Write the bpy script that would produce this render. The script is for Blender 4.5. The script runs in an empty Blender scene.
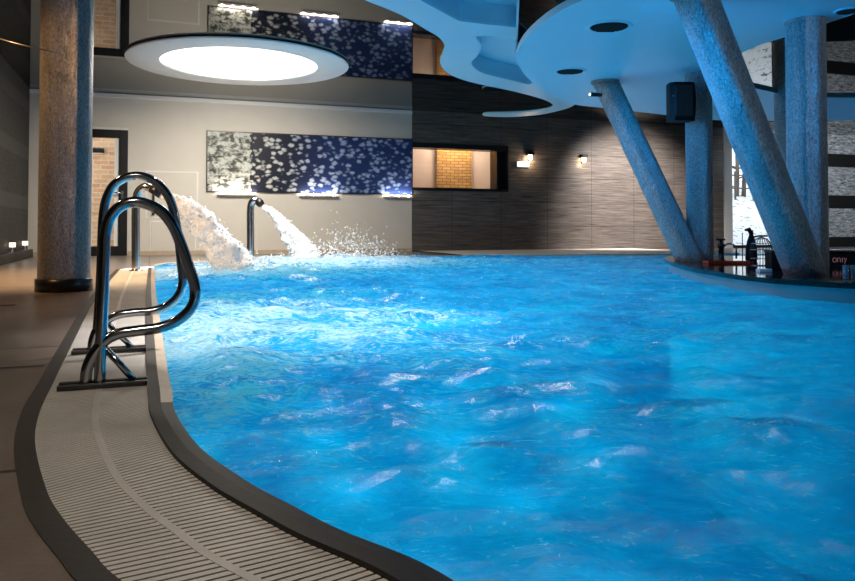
import bpy, bmesh, math, random
from mathutils import Vector, Matrix, noise
random.seed(7)
SC = bpy.context.scene
COL = SC.collection
F, U0, EYE = 750.0, 427.5, 0.6
PITCH = math.radians(1.5)
V0 = 227 - F*math.tan(PITCH)          # principal row of the lens
CP, SP = math.cos(PITCH), math.sin(PITCH)
ANG = math.atan2(.3473, .9377)        # the hall is turned against the view
WD = Vector((math.cos(ANG), math.sin(ANG), 0))     # along the back wall
WN = Vector((-math.sin(ANG), math.cos(ANG), 0))    # into the back wall
WA = Vector((-8.07, 15.15, 0))                     # far left corner of the hall
CEIL = 3.41
WATER = -.022

def ray(u, v):
    a, b = (u-U0)/F, (V0-v)/F
    return Vector((a, CP-b*SP, SP+b*CP))
def at_z(u, v, z=0.):
    d = ray(u, v); k = (z-EYE)/d.z
    return Vector((d.x*k, d.y*k, z))
def at_y(u, v, y):
    d = ray(u, v); k = y/d.y
    return Vector((d.x*k, y, EYE+d.z*k))
def on_plane(u, v, p, n):
    d = ray(u, v); o = Vector((0, 0, EYE)); k = (p-o).dot(n)/d.dot(n)
    return o+d*k
def wall(u, v, off=0.):      # (t, z) on the back wall (off = in front of it)
    p = on_plane(u, v, WA-WN*off, WN)
    return (p-WA).dot(WD), p.z

# ------------------------------------------------------------------ materials
def mat(name, col=(.8, .8, .8), rough=.5, metal=0., **kw):
    m = bpy.data.materials.new(name); m.use_nodes = True
    b = m.node_tree.nodes['Principled BSDF']
    b.inputs['Base Color'].default_value = (*col, 1)
    b.inputs['Roughness'].default_value = rough
    b.inputs['Metallic'].default_value = metal
    for k, v in kw.items():
        b.inputs[k.replace('_', ' ')].default_value = v
    return m
class N:
    """small node builder"""
    def __init__(s, m): s.t = m.node_tree; s.b = s.t.nodes.get('Principled BSDF')
    def add(s, typ, ins=None, **props):
        n = s.t.nodes.new(typ)
        for k, v in props.items(): setattr(n, k, v)
        for k, v in (ins or {}).items():
            if isinstance(v, bpy.types.NodeSocket): s.t.links.new(v, n.inputs[k])
            else: n.inputs[k].default_value = v
        return n
    def link(s, a, b): s.t.links.new(a, b)
    def coords(s, scale=(1, 1, 1), rot=(0, 0, 0), loc=(0, 0, 0)):
        tc = s.add('ShaderNodeTexCoord')
        mp = s.add('ShaderNodeMapping', {'Vector': tc.outputs['Object'], 'Scale': scale, 'Rotation': rot, 'Location': loc})
        return mp.outputs['Vector']
    def noise(s, vec, scale, detail=4, rough=.55, dist=0.):
        return s.add('ShaderNodeTexNoise', {'Vector': vec, 'Scale': scale, 'Detail': detail, 'Roughness': rough, 'Distortion': dist}).outputs['Fac']
    def ramp(s, fac, stops, interp='LINEAR'):
        r = s.add('ShaderNodeValToRGB', {'Fac': fac}); r.color_ramp.interpolation = interp
        e = r.color_ramp.elements
        while len(e) < len(stops): e.new(.5)
        for i, (p, c) in enumerate(stops):
            e[i].position = p; e[i].color = (*c, 1) if len(c) == 3 else c
        return r.outputs['Color']
    def mix(s, fac, a, b, typ='MIX'):
        n = s.add('ShaderNodeMixRGB', {'Fac': fac, 'Color1': a, 'Color2': b}); n.blend_type = typ
        return n.outputs['Color']
    def math(s, op, a, b=0.):
        return s.add('ShaderNodeMath', {0: a, 1: b}, operation=op).outputs[0]
    def bump(s, h, strength=.3, dist=.02):
        return s.add('ShaderNodeBump', {'Height': h, 'Strength': strength, 'Distance': dist}).outputs['Normal']

def noisy(name, c1, c2, scale=6, rough=.5, bump=.0, metal=0., coord=(1, 1, 1), bdist=.01, **kw):
    m = mat(name, c1, rough, metal, **kw); n = N(m)
    v = n.coords(coord); f = n.noise(v, scale)
    n.link(n.ramp(f, [(.3, c1), (.7, c2)]), n.b.inputs['Base Color'])
    if bump: n.link(n.bump(n.noise(v, scale*4, 5), bump, bdist), n.b.inputs['Normal'])
    return m
def emit(name, col, s):
    m = mat(name, (0.02, .02, .02)); b = m.node_tree.nodes['Principled BSDF']
    b.inputs['Emission Color'].default_value = (*col, 1); b.inputs['Emission Strength'].default_value = s
    return m

M = {}
M['white_wall'] = noisy('beige_plaster', (.60, .56, .50), (.64, .60, .54), 1.5, .6, .05)
M['steel'] = noisy('polished_steel', (.50, .52, .55), (.62, .63, .65), 3, .14, 0, 1.)
M['brushed'] = noisy('brushed_steel', (.45, .45, .45), (.6, .6, .6), 8, .32, 0, 1.)
M['black'] = noisy('black_plastic', (.005, .005, .006), (.009, .009, .010), 12, .6, Specular_IOR_Level=.15)
M['frame'] = noisy('black_frame', (.006, .006, .007), (.01, .01, .012), 9, .35)
M['dark_trim'] = noisy('dark_trim', (.012, .0095, .0075), (.02, .0155, .012), 9, .5, .1)
M['lip'] = noisy('dark_rubber_lip', (.009, .0075, .006), (.018, .015, .012), 14, .6, .1)
M['tan'] = noisy('beige_tile_edge', (.42, .34, .25), (.52, .42, .32), 9, .35, .05)
M['edge_tile'] = noisy('brown_edge_tile', (.22, .16, .105), (.30, .225, .15), 9, .45, .05)
M['dark_steel'] = noisy('dark_steel', (.06, .06, .062), (.11, .11, .112), 9, .35, 0, 1.)
M['coping'] = noisy('pale_stone', (.72, .69, .64), (.80, .77, .72), 5, .4, .05)
M['slat'] = noisy('beige_slats', (.46, .45, .41), (.58, .56, .51), 5, .5, .1)
M['channel'] = noisy('channel_grey', (.10, .095, .09), (.15, .14, .13), 7, .5)
M['rib'] = noisy('pale_rib', (.44, .43, .39), (.52, .50, .46), 9, .5)
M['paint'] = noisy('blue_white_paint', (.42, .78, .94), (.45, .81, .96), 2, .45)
M['recess'] = noisy('blue_recess_shade', (.42, .68, .82), (.45, .71, .85), 2, .5)  # canopy paint deepened to put shade into the openings
M['rim'] = noisy('white_rim_paint', (.80, .80, .80), (.84, .84, .84), 3, .5)
M['counter'] = noisy('black_granite', (.005, .006, .007), (.010, .011, .013), 30, .08, Specular_IOR_Level=.25)
M['island'] = noisy('grey_blue_panel', (.22, .33, .42), (.27, .38, .47), 2.5, .3, .05)
M['grille'] = noisy('dark_grille', (.004, .005, .006), (.01, .012, .014), 20, .7)
M['red'] = noisy('red_lacquer', (.42, .035, .012), (.55, .06, .02), 20, .35)
M['whitepaint'] = noisy('white_paint', (.78, .78, .77), (.82, .82, .81), 4, .45)
M['snow'] = None
M['bulb'] = emit('lamp_glow', (1., .72, .42), 22)
M['led'] = emit('led_glow', (1., .86, .74), 30)
M['disc'] = emit('disc_glow', (1., .95, .84), 3.2)
M['sign'] = emit('sign_glow', (1., .93, .86), 2.6)
M['shade'] = emit('small_shade_glow', (1., .80, .62), 2.0)
M['neon'] = emit('neon_glow', (1., .45, .55), .16)
M['bark'] = noisy('bark', (.10, .075, .06), (.2, .16, .13), 10, .9, .5)
M['glassware'] = mat('glassware', (.7, .85, .9), .05, 0, Transmission_Weight=.8, IOR=1.3)

# glossy black stretch ceiling
m = M['mirror'] = mat('black_gloss_ceiling', (.004, .0045, .006), .015, 0, IOR=1.47)
# columns: silver leaf / hammered plaster
m = M['column'] = mat('silver_hammered', (.5, .52, .55), .38, .5); n = N(m)
v = n.coords((1, 1, .35)); h = n.noise(v, 22, 9, .75, 1.2); v2 = n.coords((1, 1, .25)); g = n.noise(v2, 5, 5, .6)
fg = n.noise(n.coords((1, 1, .5)), 70, 6, .7, .5)
n.link(n.mix(.6, n.ramp(fg, [(.35, (.38,)*3), (.62, (1.,)*3)]), n.mix(n.ramp(g, [(.3, (0, 0, 0)), (.7, (1, 1, 1))]), (.11, .13, .15, 1), (.52, .54, .56, 1)), 'MULTIPLY'), n.b.inputs['Base Color'])
n.link(n.ramp(h, [(.3, (.25,)*3), (.7, (.55,)*3)]), n.b.inputs['Roughness'])
n.link(n.bump(h, 1., .07), n.b.inputs['Normal'])
# brick
def brick(name, c1, c2, mortar, sc, rot=(math.pi/2, 0, 0)):
    m = mat(name, c1, .85); n = N(m); v = n.coords((1, 1, 1), rot)
    b = n.add('ShaderNodeTexBrick', {'Vector': v, 'Color1': (*c1, 1), 'Color2': (*c2, 1), 'Mortar': (*mortar, 1), 'Scale': sc,
              'Mortar Size': .018, 'Brick Width': .5, 'Row Height': .17})
    f = n.noise(v, 9)
    n.link(n.mix(.35, b.outputs['Color'], n.ramp(f, [(.3, (.5, .5, .5)), (.7, (1, 1, 1))]), 'MULTIPLY'), n.b.inputs['Base Color'])
    n.link(n.bump(b.outputs['Fac'], -.5, .02), n.b.inputs['Normal'])
    return m
M['brick'] = brick('red_brick', (.72, .40, .22), (.86, .56, .33), (.80, .70, .58), 1.6)
M['brick2'] = brick('amber_brick', (.50, .25, .07), (.66, .36, .11), (.20, .10, .04), 2.2)
M['peach'] = noisy('peach_plaster', (.70, .50, .38), (.76, .56, .44), 2, .7)
# dark strata stone
m = M['strata'] = mat('dark_strata_stone', (.1, .09, .085), .3); n = N(m)
v = n.coords((.35, 1, 9)); f = n.noise(v, 3.2, 7, .62, .25); v2 = n.coords((.9, 1, 40)); f2 = n.noise(v2, 2.4, 3, .6)
c = n.ramp(f, [(.28, (.035, .03, .027)), (.5, (.11, .094, .085)), (.72, (.24, .21, .19))])
c = n.mix(n.ramp(f2, [(.45, (0, 0, 0)), (.75, (1, 1, 1))]), c, (.2, .17, .155, 1))
vb = n.coords((1, 1, 1), (math.pi/2, 0, 0))
b = n.add('ShaderNodeTexBrick', {'Vector': vb, 'Color1': (1, 1, 1, 1), 'Color2': (.86, .86, .86, 1), 'Mortar': (.25, .25, .25, 1), 'Scale': 1.,
          'Mortar Size': .006, 'Brick Width': 1.32, 'Row Height': .62}); b.offset = 0.
c = n.mix(1., c, b.outputs['Color'], 'MULTIPLY')
n.link(c, n.b.inputs['Base Color']); n.link(n.ramp(f2, [(.3, (.22,)*3), (.7, (.42,)*3)]), n.b.inputs['Roughness'])
n.link(n.bump(f, .25, .02), n.b.inputs['Normal'])
# split-face stone in bands
def banded(name, lo, hi, zs, halfw, dark, bumpy=.6):
    m = mat(name, lo, .6); n = N(m); v = n.coords((.5, .5, 2.2)); f = n.noise(v, 9, 9, .75, .6)
    c = n.ramp(f, [(.38, lo), (.62, hi)])
    sep = n.add('ShaderNodeSeparateXYZ', {0: n.coords()})
    acc = None
    for z in zs:
        k = n.math('LESS_THAN', n.math('ABSOLUTE', n.math('SUBTRACT', sep.outputs['Z'], z)), halfw)
        acc = k if acc is None else n.math('MAXIMUM', acc, k)
    n.link(n.mix(acc, c, (*dark, 1)), n.b.inputs['Base Color'])
    n.link(n.bump(n.math('MULTIPLY', f, n.math('SUBTRACT', 1., acc)), bumpy, .05), n.b.inputs['Normal'])
    return m
M['silverstone'] = banded('silver_split_stone', (.05, .055, .06), (.70, .74, .78), (2.62, 1.36, .10), .2, (.006, .006, .007))
M['darkstone'] = banded('dark_split_stone', (.005, .0045, .004), (.045, .04, .034), (3.02, 2.06, 1.08), .13, (.04, .037, .034))
# deck tiles
m = M['deck'] = mat('brown_deck_tile', (.2, .17, .15), .3); n = N(m)
v = n.coords((1, 1, 1), (0, 0, -ANG), (.0, .0, 0))
tc = n.coords(); f = n.noise(tc, 3, 6, .6); f3 = n.noise(tc, 60, 3, .6)
c = n.ramp(f, [(.3, (.15, .125, .105)), (.7, (.24, .20, .17))])
c = n.mix(.35, c, n.ramp(f3, [(.3, (.4, .4, .4)), (.7, (1, 1, 1))]), 'MULTIPLY')
b = n.add('ShaderNodeTexBrick', {'Vector': v, 'Color1': (1, 1, 1, 1), 'Color2': (.9, .9, .9, 1), 'Mortar': (.22, .2, .18, 1), 'Scale': 1.,
          'Mortar Size': .012, 'Brick Width': 2.2, 'Row Height': 2.1}); b.offset = 0.
n.link(n.mix(1., c, b.outputs['Color'], 'MULTIPLY'), n.b.inputs['Base Color'])
n.link(n.bump(f3, .1, .005), n.b.inputs['Normal'])
# snow outside
m = M['snow'] = mat('speckled_snow', (.9, .92, .95), .8); n = N(m); v = n.coords((1, 1, .6)); f = n.noise(v, 4.5, 4, .6)
n.link(n.ramp(f, [(.36, (.10, .10, .10)), (.44, (.90, .92, .95))]), n.b.inputs['Base Color'])
# basin mosaic
M['basin'] = noisy('blue_basin_tile', (.12, .45, .70), (.18, .55, .78), 5, .4)
# pane
m = M['pane'] = mat('window_pane'); n = N(m); n.t.nodes.remove(n.b)
fr = n.add('ShaderNodeMath', {0: n.math('MULTIPLY', n.math('POWER', n.add('ShaderNodeLayerWeight', {'Blend': .5}).outputs['Facing'], 4.), .8), 1: .03}, operation='ADD'); tr = n.add('ShaderNodeBsdfTransparent', {'Color': (.95, .97, .97, 1)})
gl = n.add('ShaderNodeBsdfGlossy', {'Roughness': .02}); mx = n.add('ShaderNodeMixShader', {0: fr.outputs[0], 1: tr.outputs[0], 2: gl.outputs[0]})
n.link(mx.outputs[0], n.t.nodes['Material Output'].inputs['Surface'])
# printed art panel: pale leaves on a dark ground, its left end printed the other way round
m = M['art'] = mat('leaf_print', (.02, .03, .08), .45, 0, Specular_IOR_Level=.25); n = N(m)
v = n.coords((1, 1, 1.5)); w = n.add('ShaderNodeTexNoise', {'Vector': v, 'Scale': 5., 'Detail': 3.})
vv = n.add('ShaderNodeMixRGB', {'Fac': .10, 'Color1': v, 'Color2': w.outputs['Color']}).outputs[0]
vo = n.add('ShaderNodeTexVoronoi', {'Vector': vv, 'Scale': 7.5, 'Randomness': 1.})
sep = n.add('ShaderNodeSeparateXYZ', {0: n.coords()})
X = sep.outputs['X']                      # 0 .. panel width
blob = n.ramp(n.math('ADD', vo.outputs['Distance'], n.math('MULTIPLY', n.math('SUBTRACT', n.noise(v, 14, 3), .5), .5)), [(.24, (1, 1, 1)), (.52, (0, 0, 0))])
lf = n.ramp(n.math('DIVIDE', X, 4.4), [(.0, (.004, .005, .008)), (.42, (.008, .011, .03)), (.62, (.012, .028, .11)), (1., (.016, .035, .13))])
lcol = n.ramp(n.math('DIVIDE', X, 4.4), [(.3, (.52, .53, .50)), (.6, (.30, .38, .55)), (1., (.22, .32, .55))])
dark = n.mix(blob, lf, lcol)
vo2 = n.noise(v, 6.5, 4, .65, .4)
left = n.ramp(vo2, [(.42, (.04, .045, .04)), (.58, (.50, .52, .48))])
edge = n.math('LESS_THAN', n.math('ADD', X, n.math('MULTIPLY', n.noise(v, 7, 2), .25)), 1.05)
n.link(n.mix(edge, dark, left), n.b.inputs['Base Color'])

# water surface
m = M['water'] = mat('pool_water'); n = N(m); n.t.nodes.remove(n.b)
tc = n.coords((1, 1.35, 1), (0, 0, .25))
f1 = n.noise(tc, 4.2, 9, .64, 1.4); f2 = n.noise(tc, 13, 9, .70, 1.2); f3 = n.noise(tc, 1.3, 4, .55, .8)
h = n.math('ADD', n.math('MULTIPLY', f1, .5), n.math('MULTIPLY', f2, .5))
nor = n.bump(h, 1., .26)
foam_glint = n.add('ShaderNodeAttribute', attribute_name='foam_glint').outputs['Fac']  # froth at the jets, painted reflections by the ladder
fs = n.math('ADD', n.math('MULTIPLY', f1, .55), n.math('MULTIPLY', f2, .45))
f4 = n.noise(n.coords((1, 1.9, 1), (0, 0, .5)), 11, 10, .72, 2.2)
wf = n.ramp(n.math('ADD', n.math('ADD', n.math('MULTIPLY', f4, .75), n.math('MULTIPLY', f1, .25)), n.math('MULTIPLY', foam_glint, .20)), [(.575, (0, 0, 0)), (.66, (.75, .75, .75)), (.76, (1, 1, 1))])
milk = n.ramp(n.math('ADD', n.math('MULTIPLY', f3, .45), n.math('MULTIPLY', fs, .55)), [(.38, (.005, .20, .46)), (.50, (.01, .40, .68)), (.62, (.06, .62, .84)), (.72, (.35, .85, .95))])
bodyc = n.mix(wf, milk, (.88, .93, .95, 1))
dif = n.add('ShaderNodeBsdfDiffuse', {'Color': bodyc, 'Normal': nor})
tra = n.add('ShaderNodeBsdfTranslucent', {'Color': bodyc, 'Normal': nor})
dt = n.add('ShaderNodeMixShader', {0: n.math('SUBTRACT', .60, n.math('MULTIPLY', wf, .26)), 1: dif.outputs[0], 2: tra.outputs[0]})
trp = n.add('ShaderNodeBsdfTransparent', {'Color': (.35, .85, 1., 1)})
body = n.add('ShaderNodeMixShader', {0: n.math('MINIMUM', n.math('ADD', .78, n.math('MULTIPLY', foam_glint, .3)), 1.), 1: trp.outputs[0], 2: dt.outputs[0]})
fr = n.add('ShaderNodeFresnel', {'IOR': 1.33, 'Normal': nor})
gl = n.add('ShaderNodeBsdfGlossy', {'Roughness': .10, 'Normal': nor})
fin = n.add('ShaderNodeMixShader', {0: fr.outputs[0], 1: body.outputs[0], 2: gl.outputs[0]})
n.link(fin.outputs[0], n.t.nodes['Material Output'].inputs['Surface'])
# falling water
m = M['jet'] = mat('white_water', (.85, .9, .94), .25, 0, IOR=1.33); n = N(m); n.b.inputs['Base Color'].default_value = (.93, .94, .95, 1)
v = n.coords(); f = n.noise(v, 16, 5, .65, .8); n.link(n.bump(f, .8, .06), n.b.inputs['Normal'])
trp = n.add('ShaderNodeBsdfTransparent', {'Color': (.95, .97, 1, 1)})
tra = n.add('ShaderNodeBsdfTranslucent', {'Color': (.85, .9, .94, 1)})
a = n.add('ShaderNodeMixShader', {0: .35, 1: n.b.outputs[0], 2: tra.outputs[0]})
mx = n.add('ShaderNodeMixShader', {0: n.ramp(n.noise(v, 11, 5, .7, .5), [(.33, (.0,)*3), (.45, (1,)*3)]), 1: trp.outputs[0], 2: a.outputs[0]})
n.link(mx.outputs[0], n.t.nodes['Material Output'].inputs['Surface'])

# ------------------------------------------------------------------ mesh helpers
def box(bm, x0, x1, y0, y1, z0, z1, mtx=None, bev=0.):
    r = bmesh.ops.create_cube(bm, size=1.)
    vs = r['verts']
    for v in vs:
        v.co = Vector((x0+(v.co.x+.5)*(x1-x0), y0+(v.co.y+.5)*(y1-y0), z0+(v.co.z+.5)*(z1-z0)))
    if bev:
        es = list({e for v in vs for e in v.link_edges})
        rr = bmesh.ops.bevel(bm, geom=es, offset=bev, segments=2, affect='EDGES', profile=.5)
        vs = list({v for f in rr['faces'] for v in f.verts} | {v for v in vs if v.is_valid})
    if mtx is not None:
        for v in vs: v.co = mtx @ v.co
    return vs
def tube(bm, pts, rad, seg=12, caps=True):
    pts = [Vector(p) for p in pts]; k = len(pts)
    if not isinstance(rad, (list, tuple)): rad = [rad]*k
    T = [(pts[min(i+1, k-1)]-pts[max(i-1, 0)]).normalized() for i in range(k)]
    up = Vector((0, 0, 1)) if abs(T[0].z) < .9 else Vector((1, 0, 0))
    nrm = T[0].cross(up).normalized(); rings = []
    for i in range(k):
        nrm = (nrm-T[i]*nrm.dot(T[i])).normalized(); bi = T[i].cross(nrm)
        rings.append([bm.verts.new(pts[i]+(nrm*math.cos(2*math.pi*j/seg)+bi*math.sin(2*math.pi*j/seg))*rad[i]) for j in range(seg)])
    for a, b in zip(rings, rings[1:]):
        for j in range(seg):
            bm.faces.new((a[j], a[(j+1) % seg], b[(j+1) % seg], b[j])).smooth = True
    if caps:
        bm.faces.new(rings[0][::-1]); bm.faces.new(rings[-1])
    return rings
def lathe(bm, c, prof, seg=32):
    c = Vector(c); rings = []
    for r, z in prof:
        rings.append([bm.verts.new(c+Vector((r*math.cos(2*math.pi*j/seg), r*math.sin(2*math.pi*j/seg), z))) for j in range(seg)])
    for a, b in zip(rings, rings[1:]):
        for j in range(seg):
            bm.faces.new((a[j], a[(j+1) % seg], b[(j+1) % seg], b[j])).smooth = True
    for ring, rz in ((rings[0], prof[0]), (rings[-1], prof[-1])):
        if rz[0] > 1e-4: bm.faces.new(ring if ring is rings[-1] else ring[::-1])
def catmull(P, n=8, closed=False):
    P = [Vector(p) for p in P]; out = []; k = len(P)
    rng = range(k) if closed else range(k-1)
    for i in rng:
        if closed: a, b, c, d = P[i-1], P[i], P[(i+1) % k], P[(i+2) % k]
        else: a, b, c, d = P[max(i-1, 0)], P[i], P[i+1], P[min(i+2, k-1)]
        for j in range(n):
            t = j/n
            out.append(.5*((2*b)+(c-a)*t+(2*a-5*b+4*c-d)*t*t+(3*b-a-3*c+d)*t**3))
    if not closed: out.append(P[-1])
    return out
def plate(bm, outline, holes, z0, z1):
    """flat plate with holes, from z0 to z1"""
    def cap(z, flip):
        loops = []
        b2 = bmesh.new(); es = []
        for L in [outline]+holes:
            vs = [b2.verts.new((p[0], p[1], z)) for p in L]
            es += [b2.edges.new((vs[i], vs[(i+1) % len(vs)])) for i in range(len(vs))]
        bmesh.ops.triangle_fill(b2, edges=es, use_beauty=True, use_dissolve=False)
        idx = {}
        for f in b2.faces:
            q = []
            for v in f.verts:
                if v not in idx: idx[v] = bm.verts.new(v.co)
                q.append(idx[v])
            nf = bm.faces.new(q); nf.normal_update()
            if (nf.normal.z > 0) == flip: nf.normal_flip()
        b2.free()
    cap(z0, True)
    if z1 > z0:
        cap(z1, False)
        for L in [outline]+holes: rib_wall(bm, L, z0, z1)
def rib_wall(bm, L, z0, z1, closed=True):
    k = len(L); a = [bm.verts.new((p[0], p[1], z0)) for p in L]; b = [bm.verts.new((p[0], p[1], z1)) for p in L]
    for i in range(k if closed else k-1):
        j = (i+1) % k; bm.faces.new((a[i], a[j], b[j], b[i]))
def strip(bm, A, B):
    a = [bm.verts.new(p) for p in A]; b = [bm.verts.new(p) for p in B]
    for i in range(len(a)-1): bm.faces.new((a[i], a[i+1], b[i+1], b[i]))

def obj(name, bm, m, parent=None, origin=None, smooth=False):
    """link bm as ONE mesh object; vertices are given in world space unless the parent is a turned Empty"""
    bmesh.ops.recalc_face_normals(bm, faces=bm.faces[:]) if not smooth == 'keep' else None
    me = bpy.data.meshes.new(name); o = bpy.data.objects.new(name, me); COL.objects.link(o)
    off = Vector((0, 0, 0))
    if parent is not None:
        o.parent = parent
        if parent.get('_w'): off = world_loc(parent)
    elif origin is not None: off = Vector(origin); o.location = off
    if off.length:
        for v in bm.verts: v.co -= off
    bm.to_mesh(me); bm.free()
    me.materials.append(m if not isinstance(m, str) else M[m])
    if parent is not None and parent.type == 'MESH': pass
    if parent is None or parent.get('_w'): o['_w'] = 1
    return o
def world_loc(o):
    p = Vector(o.location)
    while o.parent: o = o.parent; p += Vector(o.location)
    return p
def tag(o, label, cat, group=None, kind=None):
    o['label'] = label; o['category'] = cat
    if group: o['group'] = group
    if kind: o['kind'] = kind
    return o
def thing(name, label, cat, loc, group=None, rz=None):
    """Empty at the base of a thing; world-space children unless rz (a turned one) is given"""
    o = bpy.data.objects.new(name, None); COL.objects.link(o); o.empty_display_size = .1
    o.location = loc
    if rz is not None: o.rotation_euler = (0, 0, rz)
    else: o['_w'] = 1
    return tag(o, label, cat, group)
def struct(name, bm, m, parent=None, origin=None):
    o = obj(name, bm, m, parent, origin)
    if parent is None: o['kind'] = 'structure'
    return o
def wall_struct(name, t=0., z=0.):
    o = bpy.data.objects.new(name, None); COL.objects.link(o); p = WA+WD*t; o.location = (p.x, p.y, z); o.rotation_euler = (0, 0, ANG)
    o['kind'] = 'structure'; o.empty_display_size = .1
    return o
def wp(t, s=0., z=0.):       # point at t along the back wall, s in front of it
    p = WA+WD*t-WN*s; return Vector((p.x, p.y, z))
def light(name, kind, loc, col, e, size=.1, aim=None, **kw):
    d = bpy.data.lights.new(name, kind); d.color = col; d.energy = e
    if kind in ('POINT', 'SPOT'): d.shadow_soft_size = size
    if kind == 'AREA': d.size = size
    for k, v in kw.items(): setattr(d, k, v)
    o = bpy.data.objects.new(name, d); COL.objects.link(o); o.location = loc
    if aim is not None: o.rotation_euler = (Vector(aim)-Vector(loc)).to_track_quat('-Z', 'Y').to_euler()
    return o

# ------------------------------------------------------------------ pool edge curves
PAIRS = [((470, 640), (330, 690)), ((385, 580), (212, 640)), ((300, 541), (119, 581)), ((255, 516), (90, 551)), ((210, 489), (63, 520)), ((172, 456), (46, 490)), ((151, 419), (35, 443)),
         ((148, 398), (40, 412)), ((147, 382), (53, 384)), ((146, 350), (68, 353)), ((146, 300), (94, 302)), ((147, 280), (110, 281)), ((148.5, 268.5), (120, 269.5))]
IN = catmull([at_z(*a) for a, b in PAIRS], 12)      # grating edge towards the water
OUT = catmull([at_z(*b) for a, b in PAIRS], 12)     # grating edge towards the deck
def lerp_(a, b, k): return a+(b-a)*k
def shift(P, Q, d):
    """P moved by d away from Q"""
    return [p+(p-q).normalized()*d for p, q in zip(P, Q)]
LIP = shift(IN, OUT, .042)
EDGE = shift(IN, OUT, .085)
TRIM = shift(OUT, IN, .055)
FARPX = [(154, 265.6), (166, 263.8), (190, 262.4), (217, 261.2), (255, 259.6), (300, 258.6), (350, 257.6), (412, 256.7), (520, 255.7), (640, 255), (700, 254.6), (740, 254.4)]
FAR = catmull([at_z(*p) for p in FARPX], 4)
REST = catmull([FAR[-1]+Vector((.6, -.1, 0)), (11.5, 15.5, 0), (12.6, 11, 0), (12.4, 5, 0), (10, 1.2, 0), (5, .45, 0), (2, .62, 0), (.9, .8, 0)], 8)
POOL = EDGE[:-1]+[EDGE[-1]]+FAR+REST
HOLE = TRIM+FAR+REST
def in_poly(x, y, P):
    c = False; j = len(P)-1
    for i in range(len(P)):
        xi, yi = P[i][0], P[i][1]; xj, yj = P[j][0], P[j][1]
        if (yi > y) != (yj > y) and x < (xj-xi)*(y-yi)/(yj-yi)+xi: c = not c
        j = i
    return c

# room corners
BL = WA.copy(); BR = WA+WD*27; NL = WA-WN*20; NR = BR-WN*24
# ------------------------------------------------------------------ setting
bm = bmesh.new()
plate(bm, [tuple(BL), tuple(NL-WD*0), tuple(NR), tuple(BR)], [[tuple(p) for p in HOLE]], 0., 0.)
struct('floor', bm, 'deck')
bm = bmesh.new(); rib_wall(bm, POOL, -2.3, -.06); plate(bm, POOL, [], -2.3, -2.3)
o = struct('pool_basin', bm, 'basin')
tag(o, 'blue tiled swimming pool basin under the water', 'pool', kind='structure')

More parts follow.
